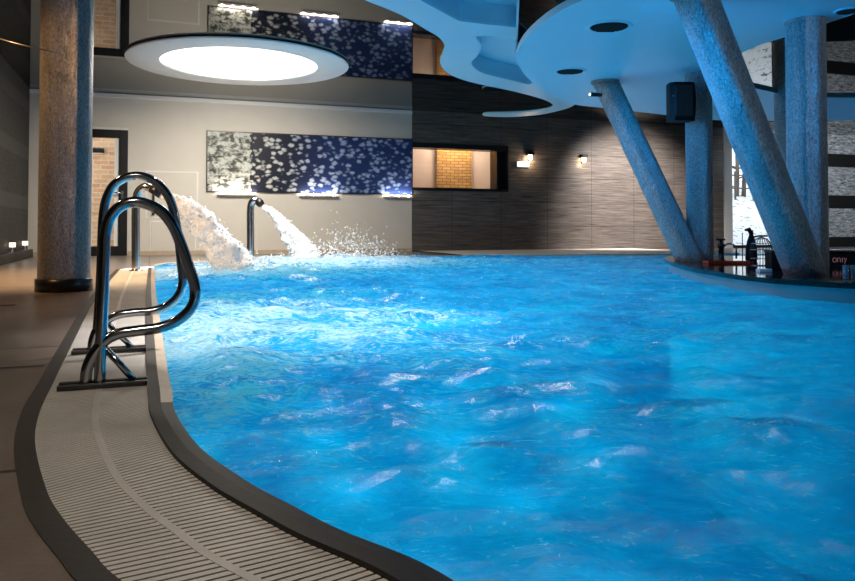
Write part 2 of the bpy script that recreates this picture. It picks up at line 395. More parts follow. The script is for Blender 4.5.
# water
step = .045
from mathutils import kdtree
KPTS = [lerp_(POOL[i], POOL[(i+1) % len(POOL)], k/6) for i in range(len(POOL)) for k in range(6)]
KD = kdtree.KDTree(len(KPTS))
for i, p in enumerate(KPTS): KD.insert((p.x, p.y, 0), i)
KD.balance()
def build_water():
    xs = [p[0] for p in POOL]; ys = [p[1] for p in POOL]
    x0, x1, y0, y1 = min(xs)-.1, min(max(xs), 12.6)+.1, min(ys)-.1, max(ys)+.1
    nx, ny = int((x1-x0)/step)+1, int((y1-y0)/step)+1
    # scanline inside test
    inside = [[False]*nx for _ in range(ny)]
    k = len(POOL)
    for r in range(ny):
        y = y0+r*step; cr = []
        for i in range(k):
            a, b = POOL[i], POOL[(i+1) % k]
            if (a[1] > y) != (b[1] > y): cr.append((b[0]-a[0])*(y-a[1])/(b[1]-a[1])+a[0])
        cr.sort()
        for a, b in zip(cr[::2], cr[1::2]):
            for c in range(max(0, math.ceil((a-x0)/step)), min(nx-1, int((b-x0)/step))+1): inside[r][c] = True
    jets = [JET1[-1], JET2[-1]]
    bm = bmesh.new(); lay = bm.verts.layers.float.new('foam_glint'); V = {}
    def near(x, y):
        best = None
        for i in range(k):
            a, b = POOL[i], POOL[(i+1) % k]; dx, dy = b[0]-a[0], b[1]-a[1]; L = dx*dx+dy*dy
            t = 0 if L == 0 else max(0, min(1, ((x-a[0])*dx+(y-a[1])*dy)/L))
            px, py = a[0]+t*dx, a[1]+t*dy; d = (px-x)**2+(py-y)**2
            if best is None or d < best[0]: best = (d, px, py)
        return best
    def vert(r, c):
        if (r, c) in V: return V[(r, c)]
        x, y = x0+c*step, y0+r*step
        if not inside[r][c]: _, x, y = near(x, y)
        fo = 0.
        for q, rad in zip(jets, (1.7, 1.9)):
            d = math.hypot((x-q.x)*.8, (y-q.y)*1.0); fo = max(fo, math.exp(-(d/rad)**2)*1.25)
        q = at_z(330, 262, 0); fo = max(fo, 1.1*math.exp(-(math.hypot((x-q.x)*.42, (y-q.y)*.6)/1.3)**2))
        # choppy patch by the ladder, bright reflections painted in as white froth
        q = at_z(235, 325, 0); n2 = noise.noise(Vector((x*2.1, y*2.1, 3.)))
        fo = max(fo, (.85+.8*n2)*math.exp(-(math.hypot((x-q.x)*.9, (y-q.y)*.42)/1.15)**2))
        n3 = noise.noise(Vector((x*.9, y*1.1, 9.)))+.5*noise.noise(Vector((x*2.7, y*3.1, 5.)))
        fo = max(fo, (n3-.25)*.55)
        h = 0.; p = Vector((x*.92+y*.25, y*1.25-x*.2, 0))
        w1 = noise.noise(p*.9); w2 = noise.noise(p*2.1+Vector((7, 1, 0))); w3 = noise.noise(p*4.6+Vector((2, 9, 0))); w4 = noise.noise(p*8.5)
        h = .028*w1+.042*(1-2*abs(w2))*.6+.026*w3+.006*w4
        h *= 1+1.2*max(0, min(1, fo))
        h += .02*max(0, fo)
        h *= min(1., .25+KD.find((x, y, 0))[2]/.3)
        v = bm.verts.new((x, y, WATER+max(-.06, h))); v[lay] = max(0., min(1., fo)); V[(r, c)] = v
        return v
    for r in range(ny-1):
        for c in range(nx-1):
            q = [inside[r][c], inside[r][c+1], inside[r+1][c+1], inside[r+1][c]]
            if not any(q): continue
            f = [vert(r, c), vert(r, c+1), vert(r+1, c+1), vert(r+1, c)]
            try: bm.faces.new(f).smooth = True
            except ValueError: pass
    bmesh.ops.dissolve_degenerate(bm, edges=bm.edges[:], dist=1e-4)
    o = obj('pool_water', bm, 'water', smooth='keep')
    for p in o.data.polygons: p.use_smooth = True
    tag(o, 'bright blue rippling water filling the whole swimming pool', 'water', kind='stuff')

# water jets: centre lines (needed by the foam too)
P1 = at_z(136, 271, 0); P2 = at_z(250.5, 259.3, 0)
D1, D2 = P1.y, P2.y
JET1 = [at_y(160, 195, D1), at_y(178, 203, D1-.02), at_y(200, 221, D1-.08), at_y(220, 246, D1-.14), at_y(239, 275, D1-.2)]
JET2 = [at_y(262.5, 207, D2), at_y(272, 213, D2), at_y(284, 226, D2-.05), at_y(297, 243, D2-.1), at_y(309, 262, D2-.15)]
build_water()

# grating, lip, trims
t = thing('overflow_grating', 'pale slatted overflow grating curving along the left pool edge', 'grating', (OUT[40].x, OUT[40].y, 0))
bm = bmesh.new(); strip(bm, [p+Vector((0, 0, -.035)) for p in IN], [p+Vector((0, 0, -.035)) for p in OUT])
obj('channel', bm, 'channel', t)
bm = bmesh.new()
def lerp(a, b, k): return a+(b-a)*k
acc = 0.; pitch = .021
pos = 0.; nxt = 0.
for i in range(len(IN)-1):
    mid0 = (IN[i]+OUT[i])/2; mid1 = (IN[i+1]+OUT[i+1])/2; L = (mid1-mid0).length
    while nxt < pos+L:
        k0 = (nxt-pos)/L; k1 = k0+.0145/L
        for a, b in ((.0, .47), (.53, 1.)):
            q = []
            for k in (k0, k1):
                I, O = lerp(IN[i], IN[i+1], k), lerp(OUT[i], OUT[i+1], k)
                q += [lerp(I, O, a), lerp(I, O, b)]
            top = [bm.verts.new((p.x, p.y, .002)) for p in (q[0], q[1], q[3], q[2])]
            bot = [bm.verts.new((p.x, p.y, -.028)) for p in (q[0], q[1], q[3], q[2])]
            bm.faces.new(top)
            for j in range(4): bm.faces.new((top[j], top[(j+1) % 4], bot[(j+1) % 4], bot[j]))
        nxt += pitch
    pos += L
obj('slats', bm, 'slat', t)
bm = bmesh.new()
A = [lerp(i, o, .47) for i, o in zip(IN, OUT)]; B = [lerp(i, o, .53) for i, o in zip(IN, OUT)]
up = Vector((0, 0, .003)); dn = Vector((0, 0, -.03))
strip(bm, [p+up for p in A], [p+up for p in B]); strip(bm, [p+up for p in A], [p+dn for p in A]); strip(bm, [p+up for p in B], [p+dn for p in B])
obj('centre_rib', bm, 'rib', t)
bm = bmesh.new()
def prism_strip(bm, A, B, z0, z1):
    hi, lo = Vector((0, 0, z1)), Vector((0, 0, z0))
    strip(bm, [p+hi for p in A], [p+hi for p in B]); strip(bm, [p+lo for p in A], [p+hi for p in A]); strip(bm, [p+lo for p in B], [p+hi for p in B])
prism_strip(bm, TRIM, OUT, -.04, .004)
o = struct('trim_1', bm, 'dark_trim'); o['label'] = 'dark trim strip between brown deck and slatted grating'
bm = bmesh.new(); prism_strip(bm, IN, LIP, -.04, .014)
o = struct('trim_2', bm, 'lip')
def inner_edge(nm, i0, i1, m):
    bm = bmesh.new(); L, E = LIP[i0:i1], EDGE[i0:i1]
    strip(bm, [p+Vector((0, 0, .010)) for p in L], [p+Vector((0, 0, .004)) for p in E]); strip(bm, [p+Vector((0, 0, .004)) for p in E], [p+Vector((0, 0, -.07)) for p in E])
    struct(nm, bm, m)
inner_edge('trim_3', 0, 79, 'lip'); inner_edge('trim_8', 78, len(LIP), 'edge_tile')
# coping along the far edge
FE = [EDGE[-1]]+FAR
def off_far(d): return [p+WN*d for p in FE]
bm = bmesh.new(); prism_strip(bm, FE, off_far(.14), -.08, .012)
o = struct('trim_4', bm, 'tan')
far_r = [p for p in FAR if (p-WA).dot(WD) > 8.25]
bm = bmesh.new(); A = [p+WN*.02 for p in far_r]; B = [wp((p-WA).dot(WD), .0) for p in far_r]
prism_strip(bm, A, B, -.08, .03)
o = struct('trim_5', bm, 'coping')
# tile drains in the deck (dark slots)
bm = bmesh.new()
for (u0, v0, u1, v1, w) in ((-40, 371.5, 44, 366.5, .035), (-40, 308, 12, 307, .14)):
    a, b = at_z(u0, v0), at_z(u1, v1); d = WD; L = (b-a).length; q = a+d*L
    n_ = WN*w
    strip(bm, [a+Vector((0, 0, .002)), q+Vector((0, 0, .002))], [a+n_+Vector((0, 0, .002)), q+n_+Vector((0, 0, .002))])
o = struct('trim_6', bm, 'dark_trim')

# walls ------------------------------------------------------------
TC = wall(411.8, 180)[0]      # where the pale wall meets the dark one
dt0, dz1 = wall(80, 130.5)[0], wall(128, 130.5)[1]; dt1 = wall(127.5, 200)[0]
w = wall_struct('wall_back')
def wquad(bm, t0, t1, z0, z1, y=0.): box(bm, t0, t1, y, y+.12, z0, z1)
bm = bmesh.new(); wquad(bm, -.1, dt0, 0, CEIL); wquad(bm, dt0, dt1, dz1, CEIL); wquad(bm, dt1, TC, 0, CEIL)
obj('plaster', bm, 'white_wall', w)
# dark part with its window opening
wt0, wz1 = TC+.002, wall(450, 144)[1]; wt1 = wall(507.5, 165)[0]; wz0 = wall(480, 191.5)[1]
TE = wall(723, 200)[0]
bm = bmesh.new(); wquad(bm, TC, TE, 0, wz0, -.02); wquad(bm, TC, TE, wz1, CEIL, -.02); wquad(bm, wt1, TE, wz0, wz1, -.02)
obj('dark_cladding', bm, 'strata', w)
# right part: snow window and striped stone
gw0, gw1 = wall(731, 200)[0], wall(777, 200)[0]; gz1 = wall(740, 138)[1]
bm = bmesh.new(); wquad(bm, gw1, 27, 0, CEIL); wquad(bm, gw0, gw1, gz1, CEIL); 
obj('striped_stone', bm, 'silverstone', w)
bm = bmesh.new(); box(bm, -.02, dt0, -.02, 0, 0, .09); box(bm, dt1+.02, TC, -.02, 0, 0, .09)
bb = obj('baseboard_back', bm, 'tan'); bb.location = WA; bb.rotation_euler = (0, 0, ANG); bb['kind'] = 'structure'
bm = bmesh.new(); box(bm, 0, TC, -.03, 0, CEIL-.09, CEIL-.015)
bb = obj('trim_7', bm, 'whitepaint'); bb.location = WA; bb.rotation_euler = (0, 0, ANG); bb['kind'] = 'structure'
# left wall
lw = bpy.data.objects.new('wall_left', None); COL.objects.link(lw); lw.location = WA; lw.rotation_euler = (0, 0, ANG); lw['kind'] = 'structure'
bm = bmesh.new(); box(bm, -.15, 0, -20, .12, 0, CEIL); obj('split_stone', bm, 'darkstone', lw)
bm = bmesh.new(); box(bm, 0, .13, -14, -.25, 0, .16, bev=.01)
bb = obj('baseboard_left', bm, 'dark_trim'); bb.location = WA; bb.rotation_euler = (0, 0, ANG); bb['kind'] = 'structure'
# closing walls behind and right of the viewer
bm = bmesh.new(); a, b = WA+WD*27, WA+WD*27-WN*24
rib_wall(bm, [a, b], 0, CEIL, closed=False); struct('wall_right', bm, 'white_wall')
bm = bmesh.new(); rib_wall(bm, [WA-WN*20, WA+WD*27-WN*24], 0, CEIL, closed=False); struct('wall_front', bm, 'white_wall')
# ceiling
bm = bmesh.new(); plate(bm, [tuple(BL-WD*.1+WN*.1), tuple(NL-WD*.1), tuple(NR), tuple(BR+WN*.1)], [], CEIL, CEIL+.08)
struct('ceiling', bm, 'mirror')

# glazed door at the left with brick outside
d = wall_struct('door_1')
bm = bmesh.new(); fw = .17
box(bm, dt0, dt0+fw, -.03, .1, 0, dz1); box(bm, dt1-.17, dt1, -.03, .1, 0, dz1); box(bm, dt0+fw, dt1-.17, -.03, .1, dz1-.17, dz1); box(bm, dt0+fw, dt1-.17, -.03, .1, 0, .2)
obj('door_frame', bm, 'frame', d)
bm = bmesh.new(); box(bm, dt1-.26, dt1-.17, .0, .06, .2, dz1-.17); box(bm, dt0+.17, dt0+.24, .0, .06, .2, dz1-.17); obj('sash', bm, 'whitepaint', d)
bm = bmesh.new(); box(bm, dt0+.2, dt1-.2, .05, .06, .2, dz1-.17); obj('pane', bm, 'pane', d)
bm = bmesh.new(); hz = wall(120, 193)[1]
tube(bm, [(dt1-.10, -.03, hz), (dt1-.10, -.09, hz), (dt1-.30, -.09, hz)], .018, 8); box(bm, dt1-.13, dt1-.07, -.045, -.03, hz-.12, hz+.05)
obj('door_handle', bm, 'steel', d)
bm = bmesh.new(); box(bm, dt0, dt1, -.035, .0, dz1, dz1+.05); obj('lintel', bm, 'coping', d)
light('outdoor_fill', 'POINT', wp(dt0-.9, -.8, 2.2), (1., .82, .62), 30, .1)  # added fill to brighten the brick, set apart from the lamp outside
# brick facade outside, seen through the door, with a small lamp on it
bf = wall_struct('wall_outside')
bm = bmesh.new(); box(bm, dt0-3, dt1+1.0, 1.6, 1.9, -.2, 4.5); obj('brick_face', bm, 'brick', bf)
bm = bmesh.new(); box(bm, dt0-3, dt1+3.0, .12, 1.6, -.25, -.05); obj('outside_paving', bm, 'coping', bf)
lamp = thing('outdoor_lamp', 'small dark lamp on the brick wall outside the glazed door', 'lamp', wp(*wall(97, 151, -1.6)[:1], -1.6, wall(97, 151, -1.6)[1]), rz=ANG)
bm = bmesh.new(); box(bm, -.16, .16, -.12, 0, -.05, .06, bev=.02); obj('housing', bm, 'frame', lamp)
bm = bmesh.new(); box(bm, -.12, .12, -.10, -.02, -.065, -.05); obj('lens', bm, 'coping', lamp)

# inner window in the dark wall, room behind it
wi = wall_struct('window_1')
bm = bmesh.new(); fr_ = .07; gx1 = wall(496, 165)[0]
box(bm, wt0, wt1, -.05, .35, wz1-fr_-.05, wz1); box(bm, wt0, wt1, -.05, .35, wz0, wz0+fr_); box(bm, gx1, wt1-.28, -.04, .35, wz0, wz1); box(bm, wt1-.03, wt1, -.05, .35, wz0, wz1)
obj('window_frame', bm, 'frame', wi)
bm = bmesh.new(); box(bm, wt1-.28, wt1-.03, .20, .26, wz0+fr_, wz1-fr_-.05); obj('reveal', bm, 'dark_trim', wi)
bm = bmesh.new(); box(bm, wt0, gx1, .13, .14, wz0+fr_, wz1-fr_-.05); obj('pane', bm, 'pane', wi)
bx0, bx1 = wall(436, 165, -1.2)[0], wall(470.5, 165, -1.2)[0]
ri = wall_struct('wall_inner')
bm = bmesh.new(); box(bm, wt0-1.5, wt1+2, 1.24, 1.34, 0, CEIL); box(bm, wt0-1.6, wt0-1.5, .12, 1.24, 0, CEIL); box(bm, wt1+2, wt1+2.1, .12, 1.24, 0, CEIL)
box(bm, wt0-1.6, wt1+2.1, .12, 1.34, -.1, 0)
obj('peach_plaster', bm, 'peach', ri)
bm = bmesh.new(); box(bm, bx0, bx1, 1.12, 1.24, 0, CEIL); obj('brick_pier', bm, 'brick2', ri)
light('inner_room_lamp', 'AREA', wp((bx0+bx1)/2, -.62, 3.2), (1., .78, .58), 62, 0.7, aim=wp((bx0+bx1)/2, -1.0, 0))

# snow window
sw = wall_struct('window_2')
bm = bmesh.new(); pt = wall(723.4, 200)[0]
box(bm, pt, gw0, -.06, .12, 0, CEIL); obj('white_post', bm, 'whitepaint', sw)
bm = bmesh.new(); box(bm, gw0, gw1, .0, .08, 0, .08); box(bm, gw0, gw1, .0, .08, gz1-.06, gz1); box(bm, gw1-.06, gw1, .0, .08, 0, gz1); obj('window_frame', bm, 'frame', sw)
bm = bmesh.new(); box(bm, gw0, gw1-.06, .03, .04, .08, gz1-.06); obj('pane', bm, 'pane', sw)
# outside: snow bank, trees, fence
bm = bmesh.new(); A = []
nx_, ny_ = 60, 26; g = []
for j in range(ny_):
    row = []
    for i in range(nx_):
        tt = gw0-3+i*.42; s = -(.3+j*.35); z = -.1+max(0, j-1)*.115+.10*noise.noise(Vector((i*.35, j*.35, 2)))
        row.append(bm.verts.new(wp(tt, s, z)))
    g.append(row)
for j in range(ny_-1):
    for i in range(nx_-1): bm.faces.new((g[j][i], g[j][i+1], g[j+1][i+1], g[j+1][i])).smooth = True
o = struct('snow_bank', bm, 'snow'); tag(o, 'white speckled snow bank outside the tall right window', 'snow', kind='stuff')
for k, (u, lab) in enumerate(((736.5, 'left bare tree trunk on the snow outside the right window'), (743.5, 'right bare tree trunk on the snow outside the right window'))):
    b = wp(wall(u, 200, -6.5)[0], -6.5, 1.6)
    tr = thing('bare_tree', lab, 'tree', b, 'bare trees outside')
    bm = bmesh.new(); tube(bm, [b, b+Vector((.05, 0, 1.2)), b+Vector((.0, 0, 3.2))], [.10, .08, .05], 8); obj('trunk', bm, 'bark', tr)
    for q in range(5):
        z = .5+q*.4; s = 1 if q % 2 else -1
        bm = bmesh.new(); tube(bm, [b+Vector((.03, 0, z)), b+Vector((s*.4, .1, z+.12)), b+Vector((s*.9, .2, z+.2+.1*q))], [.035, .025, .01], 6); obj('branch', bm, 'bark', tr)
b = wp(wall(731, 180, -6.0)[0], -6.0, 1.65); b2 = b+WD*3.2
fc = thing('rail_fence', 'dark two-rail fence on top of the snow bank', 'fence', b)
for z in (.45, .95):
    bm = bmesh.new(); tube(bm, [b+Vector((0, 0, z)), b2+Vector((0, 0, z))], .03, 6); obj('rail', bm, 'bark', fc)
for q in range(4):
    p = b+WD*(.2+q*.9); bm = bmesh.new(); tube(bm, [p, p+Vector((0, 0, 1.1))], .04, 6); obj('post', bm, 'bark', fc)

# access hatches in the pale wall
def hatch(u0, v0, u1, v1, lab, handle=False):
    t0, z1 = wall(u0, v0); t1, z0 = wall(u1, v1)
    p = wp(t0, 0, z0); th = thing('access_hatch', lab, 'hatch', p, 'wall hatches', ANG); W_, H_ = t1-t0, z1-z0
    bm = bmesh.new(); box(bm, .03, W_-.03, -.018, 0, .03, H_-.03, bev=.004); obj('door_leaf', bm, 'white_wall', th)
    bm = bmesh.new()
    for a in ((0, .03, 0, H_), (W_-.03, W_, 0, H_), (.03, W_-.03, 0, .03), (.03, W_-.03, H_-.03, H_)): box(bm, a[0], a[1], -.012, 0, a[2], a[3])
    obj('hatch_frame', bm, 'coping', th)
    if handle:
        bm = bmesh.new(); box(bm, W_*.12, W_*.12+.05, -.05, -.018, .05, .5); obj('handle', bm, 'frame', th)
hatch(146, 170.5, 198, 218, 'upper beige hatch in the pale wall beside the glazed door', True)
hatch(150, 220.5, 196, 256, 'lower beige hatch just above the floor by the glazed door')

# art panel and its lamps
at0, az1 = wall(207.5, 131.5); at1 = wall(411.3, 160)[0]; az0 = wall(300, 192.5)[1]
ap = thing('art_panel', 'long dark wall panel printed with pale leaves above the fountains', 'wall art', wp(at0, 0, az0), rz=ANG)
bm = bmesh.new(); box(bm, 0, at1-at0, -.04, 0, 0, az1-az0); obj('print', bm, 'art', ap)
bm = bmesh.new(); W_, H_ = at1-at0, az1-az0
for a in ((-.02, 0, -.02, H_+.02), (W_, W_+.02, -.02, H_+.02), (0, W_, -.02, 0), (0, W_, H_, H_+.02)): box(bm, a[0], a[1], -.05, 0, a[2], a[3])
obj('panel_frame', bm, 'frame', ap)
LEDS = [(217, 256, 'left warm wash lamp under the pale end of the leaf panel', 1.0), (299, 337, 'middle warm wash lamp along the bottom of the leaf panel', .8), (383, 411, 'right warm wash lamp at the dark corner of the leaf panel', .7)]
for u0, u1, lab, pw in LEDS:
    t0, z0 = wall(u0, 192); t1, _ = wall(u1, 192)
    p = wp(t0, 0.05, az0-.095); th = thing('wash_lamp', lab, 'lamp', p, 'wash lamps under the leaf panel', ANG)
    L = t1-t0
    bm = bmesh.new(); box(bm, 0, L, -.07, .045, 0, .03, bev=.006); obj('housing', bm, 'white_wall', th)
    for q in range(max(2, int(L/.2))):
        x = .08+q*(L-.16)/max(1, int(L/.2)-1)
        bm = bmesh.new(); lathe(bm, (x, -.02, .03), [(.03, 0), (.036, .02), (.025, .04), (.0001, .05)], 12); obj('bulb', bm, 'led', th)
    light('wash_light', 'AREA', wp((t0+t1)/2, .10, az0-.03), (1., .85, .72), 16*pw, L, aim=wp((t0+t1)/2, .02, az0+1.0), shape='RECTANGLE', size_y=.06)

# round ceiling lamp
c0 = at_y(240.5, 61, 12.75); c0.z = 3.365; R = 1.84
rl = thing('round_ceiling_lamp', 'huge round glowing ceiling lamp with a broad white rim', 'lamp', c0)
bm = bmesh.new(); ri_ = R*.71
lathe(bm, c0, [(ri_, 0), (R-.01, 0), (R, .01), (R, .03)], 96)
b2 = [f for f in bm.faces if len(f.verts) > 8]
bmesh.ops.delete(bm, geom=b2, context='FACES_ONLY'); obj('rim', bm, 'rim', rl)
bm = bmesh.new(); lathe(bm, c0, [(ri_, .0), (ri_, .035)], 96); b2 = [f for f in bm.faces if len(f.verts) > 8]; bmesh.ops.delete(bm, geom=b2, context='FACES_ONLY')
obj('inner_collar', bm, 'rim', rl)
bm = bmesh.new(); lathe(bm, c0, [(.001, .03), (ri_, .03)], 96); obj('diffuser', bm, 'disc', rl)
bm = bmesh.new(); lathe(bm, c0, [(R*.97, .03), (R*.97, CEIL-3.365)], 64); obj('mounting_ring', bm, 'frame', rl)

# wall lamps on the dark wall, little lit sign
for (u, v, lab, e) in ((528.5, 157, 'left small wall lamp on the dark wall above the white sign', 9), (582, 159.5, 'right small wall lamp on the dark wall nearer the slanted column', 4)):
    tt, z = wall(u, v, .02); p = wp(tt, .02, z)
    th = thing('wall_lamp', lab, 'lamp', p, 'small lamps on the dark wall', ANG)
    bm = bmesh.new(); box(bm, -.09, .09, -.16, 0, .04, .13, bev=.015); obj('cap', bm, 'frame', th)
    bm = bmesh.new(); lathe(bm, (0, -.09, -.08), [(.03, 0), (.055, .04), (.05, .12)], 16); obj('bulb', bm, 'bulb', th)
    bm = bmesh.new(); box(bm, -.02, .02, -.03, 0, -.10, .04); obj('bracket', bm, 'frame', th)
    light('wall_lamp_light', 'POINT', wp(tt, .16, z-.14), (1., .72, .45), e, .05)
tt, z = wall(522.5, 164.5, .02)
th = thing('lit_sign', 'small white glowing sign on the dark wall under the left lamp', 'sign', wp(tt, .02, z), rz=ANG)
bm = bmesh.new(); box(bm, -.17, .17, -.04, 0, -.07, .07, bev=.01); obj('housing', bm, 'rim', th)
bm = bmesh.new(); box(bm, -.16, .16, -.048, -.04, -.06, .06); obj('face', bm, 'sign', th)

# candle lamps along the left wall
for u, v, lab in ((12.3, 253, 'white glowing candle lamp on the left wall ledge, nearer one'), (25, 248.3, 'white glowing candle lamp on the left wall ledge by the corner')):
    p = on_plane(u, v, WA+WD*.075, WD)
    p.z = .16
    th = thing('candle_lamp', lab, 'lamp', p, 'candle lamps on the ledge')
    bm = bmesh.new(); lathe(bm, p, [(.03, 0), (.03, .008), (.012, .016), (.012, .09)], 12); obj('stem', bm, 'glassware', th)
    bm = bmesh.new(); lathe(bm, p+Vector((0, 0, .09)), [(.05, 0), (.052, .08)], 16); obj('lamp_shade', bm, 'shade', th)

# hanging cable
a = at_y(-30, 30, 6.6); b = at_y(60, 54, 6.5)
bm = bmesh.new(); tube(bm, [a, lerp(a, b, .5)+Vector((0, 0, -.01)), b], .006, 6)
tag(obj('cable', bm, 'brushed', origin=a), 'thin pale cable strung to the thick left pillar', 'cable')

# ------------------------------------------------------------------ pillar and bar columns
pb = at_z(64, 290.5, 0); pr = 24.2/F*pb.y
th = thing('round_pillar', 'thick hammered silver pillar on the left deck', 'column', pb)
bm = bmesh.new(); lathe(bm, pb, [(pr, .0)]+[(pr, i*.1) for i in range(1, 34)]+[(pr, CEIL)], 64); obj('shaft', bm, 'column', th)
bm = bmesh.new(); lathe(bm, pb, [(pr+.02, 0), (pr+.02, .115), (pr+.004, .12)], 64); obj('base_ring', bm, noisy('dark_mosaic', (.008, .01, .015), (.02, .025, .03), 25, .3), th)

ZS, ZC = 2.62, .16      # bar canopy underside, bar counter top
def col(name, lab, p, q, r, base=True):
    p, q = Vector(p), Vector(q); th = thing(name, lab, 'column', p, 'columns of the island bar')
    bm = bmesh.new(); K = 24; d = (q-p).normalized(); rings = []
    for i in range(K+1):
        c = lerp(p, q, i/K); ring = []
        for j in range(40):
            a = 2*math.pi*j/40
            x, y = r*math.cos(a), r*math.sin(a)
            # horizontal section of a leaning round column
            ax = Vector((d.x, d.y, 0)); k = ax.length
            off = Vector((x, y, 0))
            if k > 1e-4: ax.normalize(); along = off.dot(ax); off += ax*along*(1/d.z-1)
            ring.append(bm.verts.new(c+off))
        rings.append(ring)
    for a, b in zip(rings, rings[1:]):
        for j in range(40): bm.faces.new((a[j], a[(j+1) % 40], b[(j+1) % 40], b[j])).smooth = True
    bm.faces.new(rings[0][::-1]); bm.faces.new(rings[-1])
    obj('shaft', bm, 'column', th)
    # thin collar at its head
    h = q; bm = bmesh.new(); lathe(bm, h+Vector((0, 0, -.03)), [(r*1.02/(d.z), 0), (r*1.04/d.z, .012), (r*1.04/d.z, .03)], 40); obj('collar', bm, 'column', th)
    return th
def head(u, y): # point of the canopy underside at column u and depth y
    p = at_y(u, 100, y); return Vector((p.x, p.y, ZS))
c1 = at_y(699.5, 200, 9.85); c1 = Vector((c1.x, c1.y, ZC)); r1 = 12.9/F*9.85
c2 = at_y(807.5, 200, 7.3); c2 = Vector((c2.x, c2.y, ZC)); r2 = 18.6/F*7.3
col('upright_column', 'upright blue-lit column behind the loudspeaker', c1, Vector((c1.x, c1.y, ZS)), r1)
col('upright_column', 'upright silver column at the right with striped stone behind', c2, Vector((c2.x, c2.y, ZS)), r2)
s1b = at_y(690, 262, 9.75); s1b.z = ZC; s1t = at_y(605, 82, 10.35); s1t = Vector((s1t.x, s1t.y, ZS))
col('slanted_column', 'slim slanted blue column meeting the loudspeaker column at the counter', s1b, s1t, r1)
s2b = at_y(806, 276, 6.95); s2b.z = ZC; s2t = at_y(694, -8, 6.45); s2t = Vector((s2t.x, s2t.y, ZS))
col('slanted_column', 'thick slanted blue column crossing the middle of the bar', s2b, s2t, r2*.98)
c3 = at_y(789, 200, 11.3); c3 = Vector((c3.x, c3.y, ZC))
col('upright_column', 'dark upright column half hidden behind the right silver column', c3, Vector((c3.x, c3.y, CEIL)), .19)

# loudspeaker
sp = at_y(678, 103.5, c1.y-.16); 
th = thing('loudspeaker', 'black loudspeaker fixed to the upright blue column', 'speaker', sp+Vector((0, 0, -.25)))
bm = bmesh.new(); pts = []
hw, hh = .155, .245
for k, z in enumerate((-hh, -hh*.5, 0, hh*.5, hh)):
    y = -.24+.045*abs(z/hh)**2
    ring = [(-hw*(1.0-.07*(z/hh)**2)-.012, y+.05), (-hw*.7, y), (hw*.7, y), (hw+.01, y+.05), (hw*.9, .04), (-hw*.9, .04)]
    pts.append([bm.verts.new(sp+Vector((x, yy, z))) for x, yy in ring])
for a, b in zip(pts, pts[1:]):
    for j in range(6): bm.faces.new((a[j], a[(j+1) % 6], b[(j+1) % 6], b[j]))
bm.faces.new(pts[0]); bm.faces.new(pts[-1]); obj('cabinet', bm, 'black', th)
bm = bmesh.new(); 
box(bm, sp.x-.11, sp.x+.11, sp.y-.252, sp.y-.236, sp.z-.2, sp.z+.2, bev=.006); obj('grille', bm, 'grille', th)
bm = bmesh.new(); tube(bm, [sp+Vector((.05, .02, 0)), sp+Vector((.16, .08, 0))], .03, 10); obj('bracket', bm, 'frame', th)
bm = bmesh.new(); box(bm, sp.x-.145, sp.x-.13, sp.y-.245, sp.y-.235, sp.z+.05, sp.z+.065); obj('badge', bm, 'brushed', th)

# small spur lamp on slim slanted column
q = at_y(594, 95, 10.1); th = thing('column_spotlight', 'tiny dark spotlight on the head of the slim slanted column', 'lamp', q)
bm = bmesh.new(); tube(bm, [q+Vector((-.06, -.05, 0)), q+Vector((.10, .0, .0))], [.03, .025], 10); obj('body', bm, 'frame', th)
bm = bmesh.new(); tube(bm, [q+Vector((-.07, -.055, 0)), q+Vector((-.06, -.05, 0))], .024, 10); obj('lens', bm, 'brushed', th)

# ------------------------------------------------------------------ canopies
def pz(L, z): return [at_z(u, v, z) for u, v in L]
ZW = 3.10
outer = [(345, -14), (365, 0), (385, 8), (405, 17), (425, 29), (439, 37.5), (444.5, 46), (442, 55), (440, 61.5), (443, 68.5), (451, 75), (465, 80.5), (481, 84.5), (500, 88.5), (520, 93), (537, 97.5), (548, 101.5), (553, 105.5), (548, 109), (530, 111.7), (510, 113), (486, 113.6), (485, 116.2), (510, 117), (538, 115), (558, 111), (571, 107), (577, 102), (578, 97), (572, 91), (556, 82), (535, 72), (520, 63)]
right = [(517.5, 55), (518, 30), (519.5, 0), (522, -60), (300, -60), (320, -30)]
OC = [tuple(p) for p in catmull(pz(outer, ZW), 5)]+[tuple(at_z(u, v, ZW)) for u, v in right]
holeA = [tuple(at_z(u, v, ZW)) for u, v in ((380, -24), (400, -11), (420, 0), (440, 11), (459, 21), (488, 24.5), (516, 27.5), (517.5, 0), (519, -40), (350, -40))]
holeB = [tuple(p) for p in catmull(pz([(477.5, 36.3), (481.5, 45), (478, 55), (471.5, 62.5), (476, 69.5), (487, 74.5), (510, 80), (530, 84.5), (530, 78), (519, 66), (515.5, 56), (516, 40)], ZW), 4, True)]
cn = thing('ceiling_canopy', 'pale blue wavy ceiling canopy with two curved openings', 'ceiling', at_z(460, 50, ZW))
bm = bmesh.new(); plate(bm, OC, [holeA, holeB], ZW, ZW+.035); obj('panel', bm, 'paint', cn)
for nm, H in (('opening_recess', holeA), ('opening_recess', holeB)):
    bm = bmesh.new(); rib_wall(bm, H, ZW+.03, CEIL-.04); plate(bm, H, [], CEIL-.04, CEIL-.04); obj(nm, bm, 'recess', cn)

